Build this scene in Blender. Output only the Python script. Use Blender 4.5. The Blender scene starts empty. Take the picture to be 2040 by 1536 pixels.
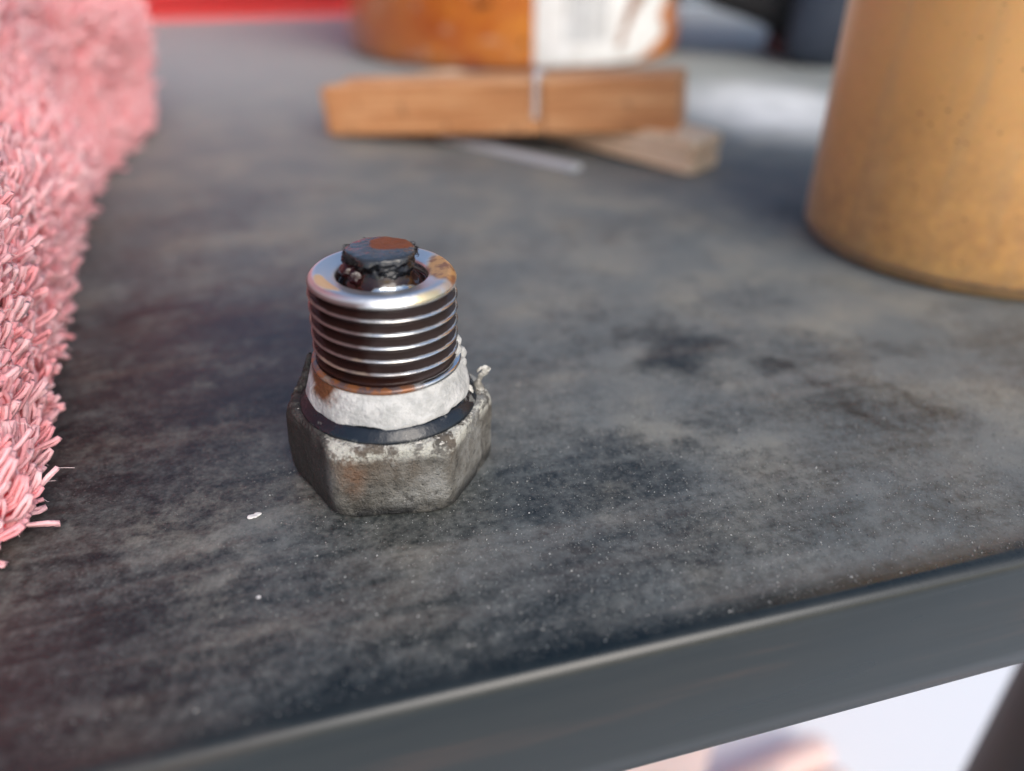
import bpy, math, random
import numpy as np
from mathutils import Vector, Matrix, Euler

R = math.radians
sc = bpy.context.scene
COL = sc.collection
rng = np.random.default_rng(7)
random.seed(7)
TABLE_H = 45.0                                    # cm, tabletop above the floor


def W(x, y, z=0.0):
    """cm on the tabletop -> metres in the world"""
    return Vector((x * .01, y * .01, (TABLE_H + z) * .01))


# ------------------------------------------------------------------ camera
cam = bpy.data.cameras.new('camera')
cam.sensor_fit = 'HORIZONTAL'
cam.sensor_width = 36.0
cam.lens = 27.0
cam.clip_start = .004
cam.clip_end = 60.0
cam.dof.use_dof = True
cam.dof.focus_distance = .0605
cam.dof.aperture_fstop = 13.5
camo = bpy.data.objects.new('camera', cam)
COL.objects.link(camo)
camo.location = W(0, 0, 4.0)
camo.rotation_euler = (R(90 - 31.2), 0, 0)
sc.camera = camo

# ------------------------------------------------------------------ world, sun, exposure
SUN_AZ, SUN_EL = R(148), R(38)                    # azimuth clockwise from +Y
world = bpy.data.worlds.new('World')
sc.world = world
world.use_nodes = True
wn = world.node_tree
bg = wn.nodes['Background']
sky = wn.nodes.new('ShaderNodeTexSky')
sky.sky_type = 'NISHITA'
sky.sun_disc = False
sky.sun_elevation = SUN_EL
sky.sun_rotation = SUN_AZ
sky.air_density = 1.0
sky.dust_density = 2.6
sky.ozone_density = 1.0
wn.links.new(sky.outputs['Color'], bg.inputs['Color'])
bg.inputs['Strength'].default_value = .13
sun = bpy.data.lights.new('sun', 'SUN')
sun.energy = 1.0
sun.angle = R(40)
sun.color = (1.0, .995, .98)
suno = bpy.data.objects.new('sun', sun)
COL.objects.link(suno)
suno.location = (.5, -.5, 2)
suno.rotation_euler = (R(90) - SUN_EL, 0, math.pi - SUN_AZ)
vs = sc.view_settings
vs.view_transform = 'Standard'
vs.look = 'None'
vs.exposure = .62
vs.gamma = 1.0
sc.cycles.max_bounces = 14
sc.cycles.diffuse_bounces = 9


# ------------------------------------------------------------------ helpers
def hash3(i, j, k):
    n = (i.astype(np.int64) * 374761393 + j.astype(np.int64) * 668265263 + k.astype(np.int64) * 2147483647 % 1013904223)
    n = (n ^ (n >> 13)) * 1274126177
    n = n & 0x7fffffff
    n = (n ^ (n >> 16)) * 60493 & 0x7fffffff
    return (n & 0xffff) / 65535.0


def vnoise(P, scale=1.0, seed=0):
    """value noise in [-1, 1] at points P (n, 3)"""
    Q = np.asarray(P, float) * scale + seed * 17.37 + 1000.0
    I = np.floor(Q).astype(np.int64)
    F = Q - I
    F = F * F * (3 - 2 * F)
    out = 0
    for dx in (0, 1):
        for dy in (0, 1):
            for dz in (0, 1):
                w = (F[:, 0] if dx else 1 - F[:, 0]) * (F[:, 1] if dy else 1 - F[:, 1]) * (F[:, 2] if dz else 1 - F[:, 2])
                out = out + w * hash3(I[:, 0] + dx, I[:, 1] + dy, I[:, 2] + dz)
    return out * 2 - 1


def fbm(P, scale=1.0, octaves=4, seed=0):
    out, a, s = 0, 1.0, scale
    for o in range(octaves):
        out = out + a * vnoise(P, s, seed + o)
        a *= .5
        s *= 2.03
    return out / 1.9


def link(name, mesh, mat=None, parent=None, smooth=True, loc=None):
    o = bpy.data.objects.new(name, mesh)
    COL.objects.link(o)
    if mat and not mesh.materials:
        mesh.materials.append(mat)
    if parent:
        o.parent = parent
    if loc is not None:
        o.location = loc
    if smooth and len(mesh.polygons):
        mesh.polygons.foreach_set('use_smooth', np.ones(len(mesh.polygons), bool))
    return o


def mesh_obj(name, V, F, mat=None, parent=None, smooth=True, loc=None):
    """V in cm"""
    me = bpy.data.meshes.new(name)
    V = np.asarray(V, float) * .01
    if isinstance(F, np.ndarray) and F.ndim == 2:
        n, k = F.shape
        me.vertices.add(len(V))
        me.vertices.foreach_set('co', V.astype(np.float32).ravel())
        me.loops.add(n * k)
        me.loops.foreach_set('vertex_index', F.astype(np.int32).ravel())
        me.polygons.add(n)
        me.polygons.foreach_set('loop_start', (np.arange(n) * k).astype(np.int32))
        me.update(calc_edges=True)
    else:
        me.from_pydata([tuple(v) for v in V], [], F)
        me.update()
    me.validate()
    return link(name, me, mat, parent, smooth, loc)


def empty(name, label, cat, loc, rot=(0, 0, 0), group=None):
    o = bpy.data.objects.new(name, None)
    o.empty_display_size = .01
    COL.objects.link(o)
    o.location = loc
    o.rotation_euler = rot
    o['label'] = label
    o['category'] = cat
    if group:
        o['group'] = group
    return o


def grid_faces(nu, nv, wrap_u=True, off=0):
    """index quads of a grid stored row by row: v rows of nu points"""
    i = np.arange(nu if wrap_u else nu - 1)
    j = np.arange(nv - 1)
    I, J = np.meshgrid(i, j)
    I, J = I.ravel(), J.ravel()
    I2 = (I + 1) % nu
    return np.stack([J * nu + I, J * nu + I2, (J + 1) * nu + I2, (J + 1) * nu + I], 1) + off


def lathe(profile, n=96, wob=0.0, seed=0, wscale=3.0):
    """profile of (r, z), bottom to top -> V, F"""
    pr = np.asarray(profile, float)
    a = np.linspace(0, 2 * np.pi, n, endpoint=False)
    V = np.zeros((len(pr), n, 3))
    V[:, :, 0] = pr[:, 0:1] * np.cos(a)
    V[:, :, 1] = pr[:, 0:1] * np.sin(a)
    V[:, :, 2] = pr[:, 1:2]
    V = V.reshape(-1, 3)
    if wob:
        d = fbm(V, wscale, 3, seed) * wob
        r = np.maximum(np.hypot(V[:, 0], V[:, 1]), 1e-6)
        V[:, 0] += V[:, 0] / r * d
        V[:, 1] += V[:, 1] / r * d
        V[:, 2] += d * .5
    return V, grid_faces(n, len(pr))


def smooth_profile(pts, n=6):
    """Catmull-Rom through the points"""
    P = np.asarray(pts, float)
    Q = np.vstack([2 * P[0] - P[1], P, 2 * P[-1] - P[-2]])
    out = []
    for i in range(len(P) - 1):
        p0, p1, p2, p3 = Q[i:i + 4]
        for t in np.linspace(0, 1, n, endpoint=False):
            out.append(.5 * (2 * p1 + (p2 - p0) * t + (2 * p0 - 5 * p1 + 4 * p2 - p3) * t * t + (3 * p1 - p0 - 3 * p2 + p3) * t ** 3))
    out.append(P[-1])
    return np.array(out)


def tubes(C, rad, sides=5, closed_ends=False):
    """C (n, m, 3) centrelines, rad scalar / (n,) / (n, m) -> V, F joined"""
    C = np.asarray(C, float)
    n, m, _ = C.shape
    T = np.gradient(C, axis=1)
    T /= np.maximum(np.linalg.norm(T, axis=2, keepdims=True), 1e-9)
    ref = rng.normal(size=(n, 1, 3)) * np.ones((1, m, 1))
    A = np.cross(T, ref)
    A /= np.maximum(np.linalg.norm(A, axis=2, keepdims=True), 1e-9)
    B = np.cross(T, A)
    rad = np.broadcast_to(np.asarray(rad, float).reshape(n, -1) if np.ndim(rad) else np.full((n, 1), rad), (n, m))
    ang = np.linspace(0, 2 * np.pi, sides, endpoint=False)
    V = C[:, :, None, :] + rad[:, :, None, None] * (A[:, :, None, :] * np.cos(ang)[None, None, :, None] + B[:, :, None, :] * np.sin(ang)[None, None, :, None])
    F0 = grid_faces(sides, m)
    F = (F0[None] + (np.arange(n) * m * sides)[:, None, None]).reshape(-1, 4)
    return V.reshape(-1, 3), F


def rounded_box(sx, sy, sz, r, seg=3, center=(0, 0, 0)):
    import bmesh
    bm = bmesh.new()
    bmesh.ops.create_cube(bm, size=1.0)
    for v in bm.verts:
        v.co = Vector((v.co.x * sx + center[0], v.co.y * sy + center[1], v.co.z * sz + center[2]))
    if r:
        bmesh.ops.bevel(bm, geom=bm.edges[:], offset=r, segments=seg, profile=.5, affect='EDGES')
    V = np.array([v.co for v in bm.verts])
    bm.verts.index_update()
    F = [[v.index for v in f.verts] for f in bm.faces]
    bm.free()
    return V, F


class Mat:
    """small node-tree builder; coordinates are object coordinates in cm"""

    def __init__(self, name, **kw):
        self.m = bpy.data.materials.new(name)
        self.m.use_nodes = True
        self.t = self.m.node_tree
        self.b = self.t.nodes['Principled BSDF']
        self.set(**kw)
        self._co = None

    def set(self, **kw):
        for k, v in kw.items():
            self.plug(self.b.inputs[k.replace('_', ' ')], v)

    def plug(self, inp, v):
        if isinstance(v, bpy.types.NodeSocket):
            self.t.links.new(v, inp)
        elif isinstance(v, (tuple, list)) and inp.type == 'RGBA' and len(v) == 3:
            inp.default_value = (*v, 1)
        else:
            inp.default_value = v

    def node(self, kind, ins=None, **props):
        n = self.t.nodes.new('ShaderNode' + kind)
        for k, v in props.items():
            setattr(n, k, v)
        for k, v in (ins or {}).items():
            self.plug(n.inputs[k], v)
        return n

    @property
    def co(self):
        if self._co is None:
            tc = self.node('TexCoord')
            v = self.node('VectorMath', {0: tc.outputs['Object'], 1: (100, 100, 100)}, operation='MULTIPLY')
            self._co = v.outputs[0]
        return self._co

    def scaled(self, s, vec=None, off=(0, 0, 0)):
        n = self.node('Mapping', {'Vector': vec or self.co, 'Scale': s, 'Location': off})
        return n.outputs[0]

    def xyz(self, vec=None):
        n = self.node('SeparateXYZ', {0: vec or self.co})
        return n.outputs[0], n.outputs[1], n.outputs[2]

    def math(self, op, a, b=0.0, c=None, clamp=False):
        n = self.node('Math', {0: a, 1: b}, operation=op, use_clamp=clamp)
        if c is not None:
            self.plug(n.inputs[2], c)
        return n.outputs[0]

    def noise(self, scale, detail=4, rough=.55, vec=None, dist=0.0, color=False):
        n = self.node('TexNoise', {'Vector': vec or self.co, 'Scale': scale, 'Detail': detail, 'Roughness': rough, 'Distortion': dist})
        return n.outputs['Color' if color else 'Fac']

    def vor(self, scale, vec=None, rand=1.0, feature='F1', out='Distance'):
        n = self.node('TexVoronoi', {'Vector': vec or self.co, 'Scale': scale, 'Randomness': rand}, feature=feature)
        return n.outputs[out]

    def step(self, v, lo, hi, a=0.0, b=1.0):
        n = self.node('MapRange', {'Value': v, 'From Min': lo, 'From Max': hi, 'To Min': a, 'To Max': b}, interpolation_type='SMOOTHSTEP')
        return n.outputs[0]

    def mix(self, f, a, b, mode='MIX'):
        n = self.node('Mix', data_type='RGBA', blend_type=mode)
        self.plug(n.inputs[0], f)
        self.plug(n.inputs[6], a)
        self.plug(n.inputs[7], b)
        return n.outputs[2]

    def ramp(self, f, *stops):
        n = self.node('ValToRGB', {0: f})
        r = n.color_ramp
        while len(r.elements) < len(stops):
            r.elements.new(.5)
        for e, (p, c) in zip(r.elements, stops):
            e.position = p
            e.color = (*c, 1)
        return n.outputs[0]

    def bump(self, h, strength=.3, dist=.001, normal=None):
        n = self.node('Bump', {'Height': h, 'Strength': strength, 'Distance': dist})
        if normal is not None:
            self.plug(n.inputs['Normal'], normal)
        return n.outputs[0]

    def blob(self, warped, cx, cy, rx, ry, rot=0.0, soft=.5):
        """1 inside an ellipse on the xy plane, 0 outside"""
        n = self.node('Mapping', {'Vector': warped, 'Location': (cx, cy, 0), 'Rotation': (0, 0, rot), 'Scale': (rx, ry, 1e6)}, vector_type='TEXTURE')
        l = self.node('VectorMath', {0: n.outputs[0]}, operation='LENGTH').outputs['Value']
        return self.step(l, 1.0, 1.0 - soft)


# ------------------------------------------------------------------ setting: floor and table
m = Mat('white_floor_tile', Roughness=.35)
n1 = m.noise(.05, 4)
m.set(Base_Color=m.mix(n1, (.84, .88, .885), (.88, .905, .91)))
V = [(-600, -600, 0), (600, -600, 0), (600, 600, 0), (-600, 600, 0)]
fl = mesh_obj('floor', V, [(0, 1, 2, 3)], m.m, smooth=False)
fl['kind'] = 'structure'
fl['label'] = 'white floor seen below the table edge'

EDGE = R(15.5)                                     # direction of the table's front edge
EC, ES = math.cos(EDGE), math.sin(EDGE)
TW0, TW1, TD, TT = -26.0, 24.0, 40.0, 1.32          # left and right end, depth, thickness
FRONT = 2.98                                       # distance of the front face from the camera's foot


def tl(x, y):
    """tabletop cm -> table-local cm"""
    return (x * EC + y * ES, -x * ES + y * EC - FRONT)


table = empty('table', 'low dark wood laminate table with a dusty worn top', 'table',
              Vector((-ES * FRONT * .01, EC * FRONT * .01, 0)), (0, 0, EDGE))

# --- dark laminate, worn, dusty
m = Mat('dark_laminate')
x, y, z = m.xyz()
gr = m.noise(1.0, 6, .6, vec=m.scaled((.35, 5.5, 5.5)), dist=.6)
gr2 = m.noise(1.0, 5, .6, vec=m.scaled((.22, 1.7, 1.7), off=(3, 9, 0)), dist=.8)
wood = m.ramp(m.math('MULTIPLY_ADD', gr2, .6, m.math('MULTIPLY', gr, .4)), (.36, (.005, .010, .012)), (.5, (.012, .016, .017)), (.64, (.042, .030, .025)))
# dust, with sheen painted in towards the back
wv = m.node('VectorMath', {0: m.noise(1.1, 3, color=True), 1: (.5, .5, .5)}, operation='SUBTRACT').outputs[0]
wv = m.node('VectorMath', {0: wv, 1: (1.1, 1.1, 0)}, operation='MULTIPLY').outputs[0]
warp = m.node('VectorMath', {0: m.co, 1: wv}, operation='ADD').outputs[0]


def B(px, py, rx, ry, rot=0.0, soft=.8):
    q = tl(px, py)
    return m.blob(warp, q[0], q[1], rx, ry, R(rot), soft)


cloud = m.noise(.55, 6, .62, dist=.3)
patch = m.noise(1.7, 6, .65, dist=.5, vec=m.scaled((.7, 1.1, 1)))
fine = m.noise(9.0, 4, .7)
mott = m.noise(3.6, 4, .6, dist=.8, vec=m.scaled((1, 1.2, 1), off=(7, 1, 0)))
speck = m.vor(26.0)
cov = m.math('MULTIPLY_ADD', cloud, .60, m.math('MULTIPLY', patch, .50))      # about .8 on average
vfine = m.noise(30.0, 3, .7)
cov = m.math('MULTIPLY_ADD', fine, .75, m.math('SUBTRACT', cov, 1.27))
cov = m.math('MULTIPLY_ADD', vfine, .60, cov)
cov = m.math('MULTIPLY_ADD', mott, m.step(y, .5, 6.0, .35, .95), cov)
lin = m.step(x, -4.0, 6.0, -.16, .14)                                         # cleaner to the left
cov = m.math('ADD', cov, lin)
cov = m.math('MULTIPLY_ADD', m.math('SUBTRACT', gr2, .5), m.step(y, 5.0, .5, .0, .75), cov)
cov = m.math('MULTIPLY_ADD', m.math('SUBTRACT', gr, .5), m.step(y, 7.0, 1.0, .0, .35), cov)
cov = m.math('ADD', cov, m.step(y, -.2, 3.2, .06, .02))
cov = m.math('ADD', cov, m.step(y, 6.0, 20.0, .0, .75))                        # paler cover towards the back, painting in the grazing sheen
for (bx, by, rx, ry, rot, k) in [
        (-3.2, 7.2, 2.8, 3.0, 0, -.34),       # darker, wiped area between towel and plug
        (1.9, 7.3, .55, .75, 0, -.38), (1.45, 7.7, .5, .4, 20, -.2), (2.35, 7.4, .35, .45, 0, -.25),   # dark stain
        (3.1, 6.6, .16, .75, 12, -.14), (3.75, 6.4, .2, .8, 25, -.16), (3.4, 6.0, .75, .13, -40, -.14), (4.0, 6.15, .6, .12, -35, -.12),  # finger wipes
        (1.2, 6.2, 1.1, .8, 10, .22), (.35, 6.1, .7, .5, 0, .14),                # pale dust right of the plug
        (3.9, 8.0, 1.6, .5, -25, .3), (4.4, 7.0, 1.2, .5, 5, .16), (2.3, 5.6, 1.2, .5, 15, .2),
        (4.6, 5.6, 1.2, .9, 15, .26),
        (1.25, 7.32, 0.50, 0.35, 0, 0.22), (0.51, 6.68, 0.35, 0.30, 0, 0.20), (1.42, 5.79, 0.55, 0.22, -20, 0.42), (0.84, 5.95, 0.40, 0.16, 10, 0.25), (3.72, 9.90, 0.80, 0.50, -20, 0.30), (4.32, 8.46, 0.90, 0.40, -25, 0.40), (5.50, 8.75, 0.70, 0.30, 0, 0.30), (2.07, 5.63, 0.40, 0.18, -20, 0.25), (2.95, 4.80, 0.50, 0.20, 20, 0.20), (-0.12, 8.60, 0.40, 0.40, 0, 0.20), (-3.39, 12.03, 1.20, 0.80, 0, 0.22), (-4.02, 10.88, 0.80, 0.60, 0, 0.20), (-2.18, 12.55, 1.20, 0.70, 0, 0.25), (1.10, 9.90, 0.60, 0.50, 0, 0.20), (2.17, 6.59, 0.12, 0.08, 0, 0.50), (0.11, 7.43, 0.25, 0.25, 0, 0.25), (1.82, 8.05, 0.35, 0.30, 0, -0.20), (2.81, 6.89, 0.40, 0.20, 0, -0.30), (-4.30, 8.25, 0.90, 0.14, 20, -0.30), (-3.45, 8.05, 0.80, 0.14, -20, -0.22), (4.85, 12.03, 1.20, 0.80, 0, -0.25), (-1.15, 14.70, 2.00, 1.20, 0, -0.25),
        (-4.4, 14.2, 1.7, .7, 0, .26), (-2.0, 11.5, 2.2, 1.6, 0, .10),
        (-2.2, 4.45, .9, .22, 10, .26), (-1.9, 4.2, .7, .16, 14, .2),
        (.2, 13.6, 2.4, 1.3, 0, .02), (2.1, 11.3, 2.2, 1.2, 0, -.16)]:
    cov = m.math('MULTIPLY_ADD', B(bx, by, rx, ry, rot), k, cov)
white = B(6.6, 20.2, 3.4, 5.0, -14, .8)  # bright sheen left of the bottle, painted into the colour
covc = m.step(cov, -.19, .68)
spk = m.math('MULTIPLY', m.step(speck, .30, .12), m.step(m.noise(2.2, 3), .42, .62))
topm = m.step(z, 1.15, 1.28)                                                     # dust lies on top, thin on the rounded edge
covt = m.math('MULTIPLY', m.math('MULTIPLY_ADD', spk, .25, m.math('MULTIPLY', covc, .72), clamp=True), m.math('MULTIPLY_ADD', topm, .97, .03))
edgeclean = m.step(y, .05, .40, .06, 1.0)
covt = m.math('MULTIPLY', covt, edgeclean)
dustc = m.ramp(m.noise(.9, 4, vec=m.scaled((1, 1, 1), off=(5, 2, 0))), (.35, (.180, .202, .202)), (.52, (.232, .243, .228)), (.68, (.315, .308, .262)))
colr = m.mix(covt, wood, dustc)
colr = m.mix(m.math('MULTIPLY', m.step(y, 9.0, 25.0, 0, .75), m.step(mott, .2, .6, .6, 1.0)), colr, (.40, .42, .395))  # far part lightened: grazing sheen painted into the colour
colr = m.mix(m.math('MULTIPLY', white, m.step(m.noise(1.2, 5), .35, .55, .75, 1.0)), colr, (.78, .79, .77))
# fine dents and grit
bh = m.math('MULTIPLY_ADD', m.noise(34.0, 3, .6), .5, m.math('MULTIPLY', spk, .8))
bh = m.math('MULTIPLY_ADD', gr, .3, bh)
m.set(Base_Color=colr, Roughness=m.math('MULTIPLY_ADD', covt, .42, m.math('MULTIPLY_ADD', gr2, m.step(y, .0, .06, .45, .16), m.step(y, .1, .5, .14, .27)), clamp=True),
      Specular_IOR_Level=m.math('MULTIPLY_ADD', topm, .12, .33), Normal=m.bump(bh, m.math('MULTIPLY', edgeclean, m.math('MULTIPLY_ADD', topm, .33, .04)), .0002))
LAM = m.m

# tabletop: a profile with rounded front and back edges run along the length
prof = [(.03, 0), (0, .04), (-.005, .25), (0, .8)]
for k in range(0, 11):
    a = R(9 * k)
    prof.append((.12 - .12 * math.cos(a), TT - .12 + .12 * math.sin(a)))
prof += [(.6, TT + .002), (1.2, TT), (TD - 1.0, TT)]
for k in range(0, 9):
    a = R(90 - 11.25 * k)
    prof.append((TD - .34 + .34 * math.cos(a), TT - .34 + .34 * math.sin(a)))
prof += [(TD, .04), (TD - .03, 0)]
prof = np.array(prof)
xs = np.array([TW0, TW0 + .02, TW0 + .3] + list(np.linspace(TW0 + .6, TW1 - .6, 60)) + [TW1 - .3, TW1 - .02, TW1])
npf = len(prof)
V = np.zeros((len(xs), npf, 3))
V[:, :, 0] = xs[:, None]
V[:, :, 1] = prof[None, :, 0]
V[:, :, 2] = prof[None, :, 1]
for i in (0, len(xs) - 1):
    V[i, :, 1] = np.clip(V[i, :, 1], .06, TD - .06)
    V[i, :, 2] = np.clip(V[i, :, 2], .05, TT - .06)
F = [[int(a) for a in f] for f in grid_faces(npf, len(xs))]
F.append(list(range(npf))[::-1])
F.append([(len(xs) - 1) * npf + i for i in range(npf)])
F = [f[::-1] for f in F]
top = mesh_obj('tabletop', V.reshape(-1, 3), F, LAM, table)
top.location = (0, 0, (TABLE_H - TT) * .01)

m = Mat('black_metal', Base_Color=(.010, .010, .012), Roughness=.55, Specular_IOR_Level=.25)
m.set(Normal=m.bump(m.noise(30, 3), .12, .0002))
BLACK = m.m
LX, LY = tl(10.6, 8.2)
LH = TABLE_H - TT
for (lx, ly) in ((LX, LY), (TW0 + 4, LY), (LX, TD - LY), (TW0 + 4, TD - LY)):
    V, F = lathe([(1.75, .5), (1.8, .8), (1.8, LH - .5), (2.6, LH - .45), (2.6, LH + .002)], 48)
    F = [[int(q) for q in f] for f in F] + [list(range(48))[::-1]]
    lg = mesh_obj('leg', V, F, BLACK, table, loc=(lx * .01, ly * .01, 0))
    V, F = lathe([(1.9, .0), (2.0, .1), (2.0, .6), (1.8, .75), (.1, .75)], 48)
    F = [[int(q) for q in f] for f in F] + [list(range(48))[::-1]]
    mesh_obj('foot_cap', V, F, BLACK, lg)

# ------------------------------------------------------------------ the plug
PC = (-1.025, 5.37)
plug = empty('drain_plug', 'oily threaded steel plug with a cast hex head and white sealant collar standing upright', 'plug',
             W(PC[0], PC[1], .002), (0, R(1.6), R(8.5)))


def hexr(a, apothem, corner):
    """radius of a hexagon with rounded corners; flats face -y"""
    b = (a + math.pi / 2 + math.pi / 6) % (math.pi / 3) - math.pi / 6
    r = apothem / np.cos(b)
    lim = apothem / math.cos(math.pi / 6)
    k = 130.0
    return -np.log(np.exp(-k * r / lim) + np.exp(-k * corner / lim * np.ones_like(r))) / k * lim


m = Mat('corroded_cast_metal')
x, y, z = m.xyz()
n1 = m.noise(2.6, 6, .65)
n2 = m.noise(9, 5, .7)
n3 = m.noise(30, 3, .7)
c = m.ramp(n1, (.36, (.055, .050, .042)), (.5, (.155, .148, .130)), (.64, (.27, .268, .25)))
c = m.mix(m.math('MULTIPLY', m.step(z, .22, .5), m.step(m.noise(2.2, 4, vec=m.scaled((1, 1, .6), off=(3, 3, 3))), .40, .6, 0, .75)), c, (.105, .078, .054))
c = m.mix(m.step(n2, .56, .70, 0, .6), c, (.33, .325, .30))
c = m.mix(m.step(n2, .45, .30, 0, .9), c, (.032, .029, .026))
scr = m.noise(1.0, 3, .6, vec=m.scaled((9, 9, 1.2), off=(2, 5, 0)))
c = m.mix(m.step(scr, .62, .70, 0, .7), c, (.04, .036, .03))
# rust on the left of the front flat, dirt and painted shadow low down, pale crust on the upper rim
rz = m.blob(m.node('CombineXYZ', {0: x, 1: z, 2: 0.0}).outputs[0], -.30, .42, .16, .30, 0, .9)
c = m.mix(m.math('MULTIPLY', m.math('MULTIPLY', rz, m.step(y, -.5, -.66)), m.step(n2, .36, .58, .25, .85)), c, (.15, .080, .045))
c = m.mix(m.math('MULTIPLY', m.step(z, .20, .03), m.step(m.noise(4.5, 4), .34, .52)), c, (.02, .02, .02))
c = m.mix(m.math('MULTIPLY', m.step(z, .50, .60), m.step(m.noise(6.5, 5, .7), .47, .56)), c, (.50, .49, .43))
lf = m.math('MULTIPLY', m.step(x, -.43, -.52), m.step(m.noise(3.1, 4), .28, .42))  # left flat's shaded side painted dark, broken by noise
c = m.mix(m.math('MULTIPLY', lf, .9), c, (.018, .016, .014))
pit = m.step(n3, .36, .26)
c = m.mix(m.math('MULTIPLY', pit, .6), c, (.03, .028, .026))
m.set(Base_Color=c, Metallic=m.step(n2, .5, .66, .0, .35), Roughness=m.math('MULTIPLY_ADD', n1, .3, .42),
      Normal=m.bump(m.math('SUBTRACT', m.math('MULTIPLY_ADD', n3, .75, m.math('MULTIPLY', n2, .7)), m.math('MULTIPLY', pit, .5)), .95, .0004))
CAST = m.m

NA = 300
a = np.linspace(0, 2 * np.pi, NA, endpoint=False)
zs = [.0, .004, .012, .024, .04, .06, .09, .13] + list(np.linspace(.18, .50, 12)) + [.53, .56, .58, .60, .615, .628, .638, .645, .649, .65, .65]
AP, CR = .752, .848
V = np.zeros((len(zs), NA, 3))
for i, zz in enumerate(zs):
    lo_, hi_ = max(0, .03 - zz) / .03, max(0, zz - .618) / .032
    ap = AP - .022 * lo_ ** 2 - .026 * hi_ ** 2
    cor = CR - .05 * max(0, (.075 - zz) / .075) ** 1.5 - .07 * max(0, (zz - .53) / .12) ** 1.6
    if i == len(zs) - 1:
        ap, cor = .56, .56
    r = hexr(a, ap, cor)
    V[i, :, 0] = r * np.cos(a)
    V[i, :, 1] = r * np.sin(a)
    V[i, :, 2] = zz
V = V.reshape(-1, 3)
pr = zs
Nn = V * np.array([1, 1, 0]) / np.maximum(np.hypot(V[:, 0], V[:, 1]), 1e-6)[:, None]
d = fbm(V, 3.2, 4, 3) * .014 + fbm(V, 12, 4, 9) * .009
V += Nn * d[:, None]
up = np.clip((V[:, 2] - .5) / .12, 0, 1)
V[:, 2] += up * np.maximum(0, fbm(V, 5.5, 4, 21)) * .06
low = np.clip(1 - V[:, 2] / .1, 0, 1)
V[:, 2] += low * (1 - low) * fbm(V, 6, 3, 5) * .02
F = grid_faces(NA, len(pr))
F = [[int(q) for q in f] for f in F] + [list(range(NA))[::-1]]
mesh_obj('hex_head', V, F, CAST, plug)

# rubber sealing ring
m = Mat('dark_rubber', Base_Color=(.014, .020, .030), Roughness=.34)
n1 = m.noise(14, 4)
m.set(Base_Color=m.mix(m.step(m.noise(5, 5, .7), .58, .68), (.008, .012, .018), (.16, .16, .15)),
      Roughness=m.math('MULTIPLY_ADD', n1, .25, .12), Normal=m.bump(n1, .2, .0003))
pf = smooth_profile([(.55, .64), (.69, .644), (.712, .655), (.715, .672), (.704, .692), (.686, .715), (.668, .738), (.645, .755), (.60, .76)], 4)
V, F = lathe(pf, 160, .006, 4, 2.5)
mesh_obj('sealing_ring', V, F, m.m, plug)

# white thread sealant collar
m = Mat('white_sealant')
x, y, z = m.xyz()
n1 = m.noise(7, 5, .65)
c = m.mix(m.step(n1, .40, .62), (.40, .40, .385), (.53, .525, .505))
c = m.mix(m.step(m.noise(22, 4, .7), .30, .22), c, (.20, .18, .16))
ox = m.blob(m.node('CombineXYZ', {0: m.math('MULTIPLY_ADD', m.noise(6, 4), .22, x), 1: m.math('MULTIPLY_ADD', m.noise(9, 4), .12, z), 2: 0.0}).outputs[0],
            -.38, 1.05, .16, .16, 0, .5)
c = m.mix(m.math('MULTIPLY', ox, m.step(y, .1, -.2)), c, (.12, .042, .012))
m.set(Base_Color=c, Roughness=.62, Normal=m.bump(m.math('MULTIPLY_ADD', n1, .7, m.noise(24, 4)), .55, .0004), Subsurface_Weight=.0)
WHITE = m.m
pf = smooth_profile([(.585, .745), (.640, .752), (.655, .772), (.648, .82), (.628, .89), (.605, .945), (.59, .985), (.572, 1.005), (.55, 1.01)], 5)
V, F = lathe(pf, 200)
r = np.hypot(V[:, 0], V[:, 1])
d = np.maximum(-.4, fbm(V, 6, 4, 31)) * .014 + fbm(V, 17, 3, 12) * .006
V[:, 0] += V[:, 0] / r * d
V[:, 1] += V[:, 1] / r * d
V[:, 2] += fbm(V, 8, 4, 8) * .040 * np.clip((r - .575) / .04, 0, 1)
mesh_obj('sealant_collar', V, F, WHITE, plug)


def lump(cx, cy, cz, sx, sy, sz, seed, amp=.35, n=14, sc_=None):
    """noisy small ellipsoid"""
    u = np.linspace(0, 2 * np.pi, n * 2, endpoint=False)
    v = np.linspace(-np.pi / 2 + .02, np.pi / 2 - .02, n)
    P = np.array([[math.cos(b) * math.cos(q), math.cos(b) * math.sin(q), math.sin(b)] for b in v for q in u])
    P = P * (1 + amp * fbm(P, 1.8, 3, seed))[:, None]
    return P * np.array([sx, sy, sz]) + np.array([cx, cy, cz]), grid_faces(n * 2, n)


def join(parts):
    Vs, Fs, o = [], [], 0
    for V_, F_ in parts:
        Vs.append(V_)
        Fs.append(np.asarray(F_) + o)
        o += len(V_)
    return np.vstack(Vs), np.vstack(Fs)


# glob of sealant squeezed onto the lowest thread turns, at the right
V, F = join([lump(.545, -.02, 1.06, .045, .055, .075, 3, .5), lump(.60, .03, 1.00, .035, .05, .06, 5, .5), lump(.565, .03, 1.12, .03, .04, .045, 8, .5),
             lump(.60, -.04, .945, .03, .04, .05, 12, .5)])
mesh_obj('sealant_glob', V, F, WHITE, plug)

# threaded steel shank with oil baked on
m = Mat('oily_thread_steel')
x, y, z = m.xyz()
rad = m.math('SQRT', m.math('ADD', m.math('MULTIPLY', x, x), m.math('MULTIPLY', y, y)))
n1 = m.noise(3.0, 5, .6)
n2 = m.noise(11, 4, .6)
ang = m.math('ARCTAN2', x, m.math('MULTIPLY', y, -1.0))          # 0 at the front, negative to the left
valley = m.math('MULTIPLY', m.step(m.math('MULTIPLY_ADD', n2, .018, rad), .567, .556), m.step(z, 1.70, 1.66))
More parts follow.
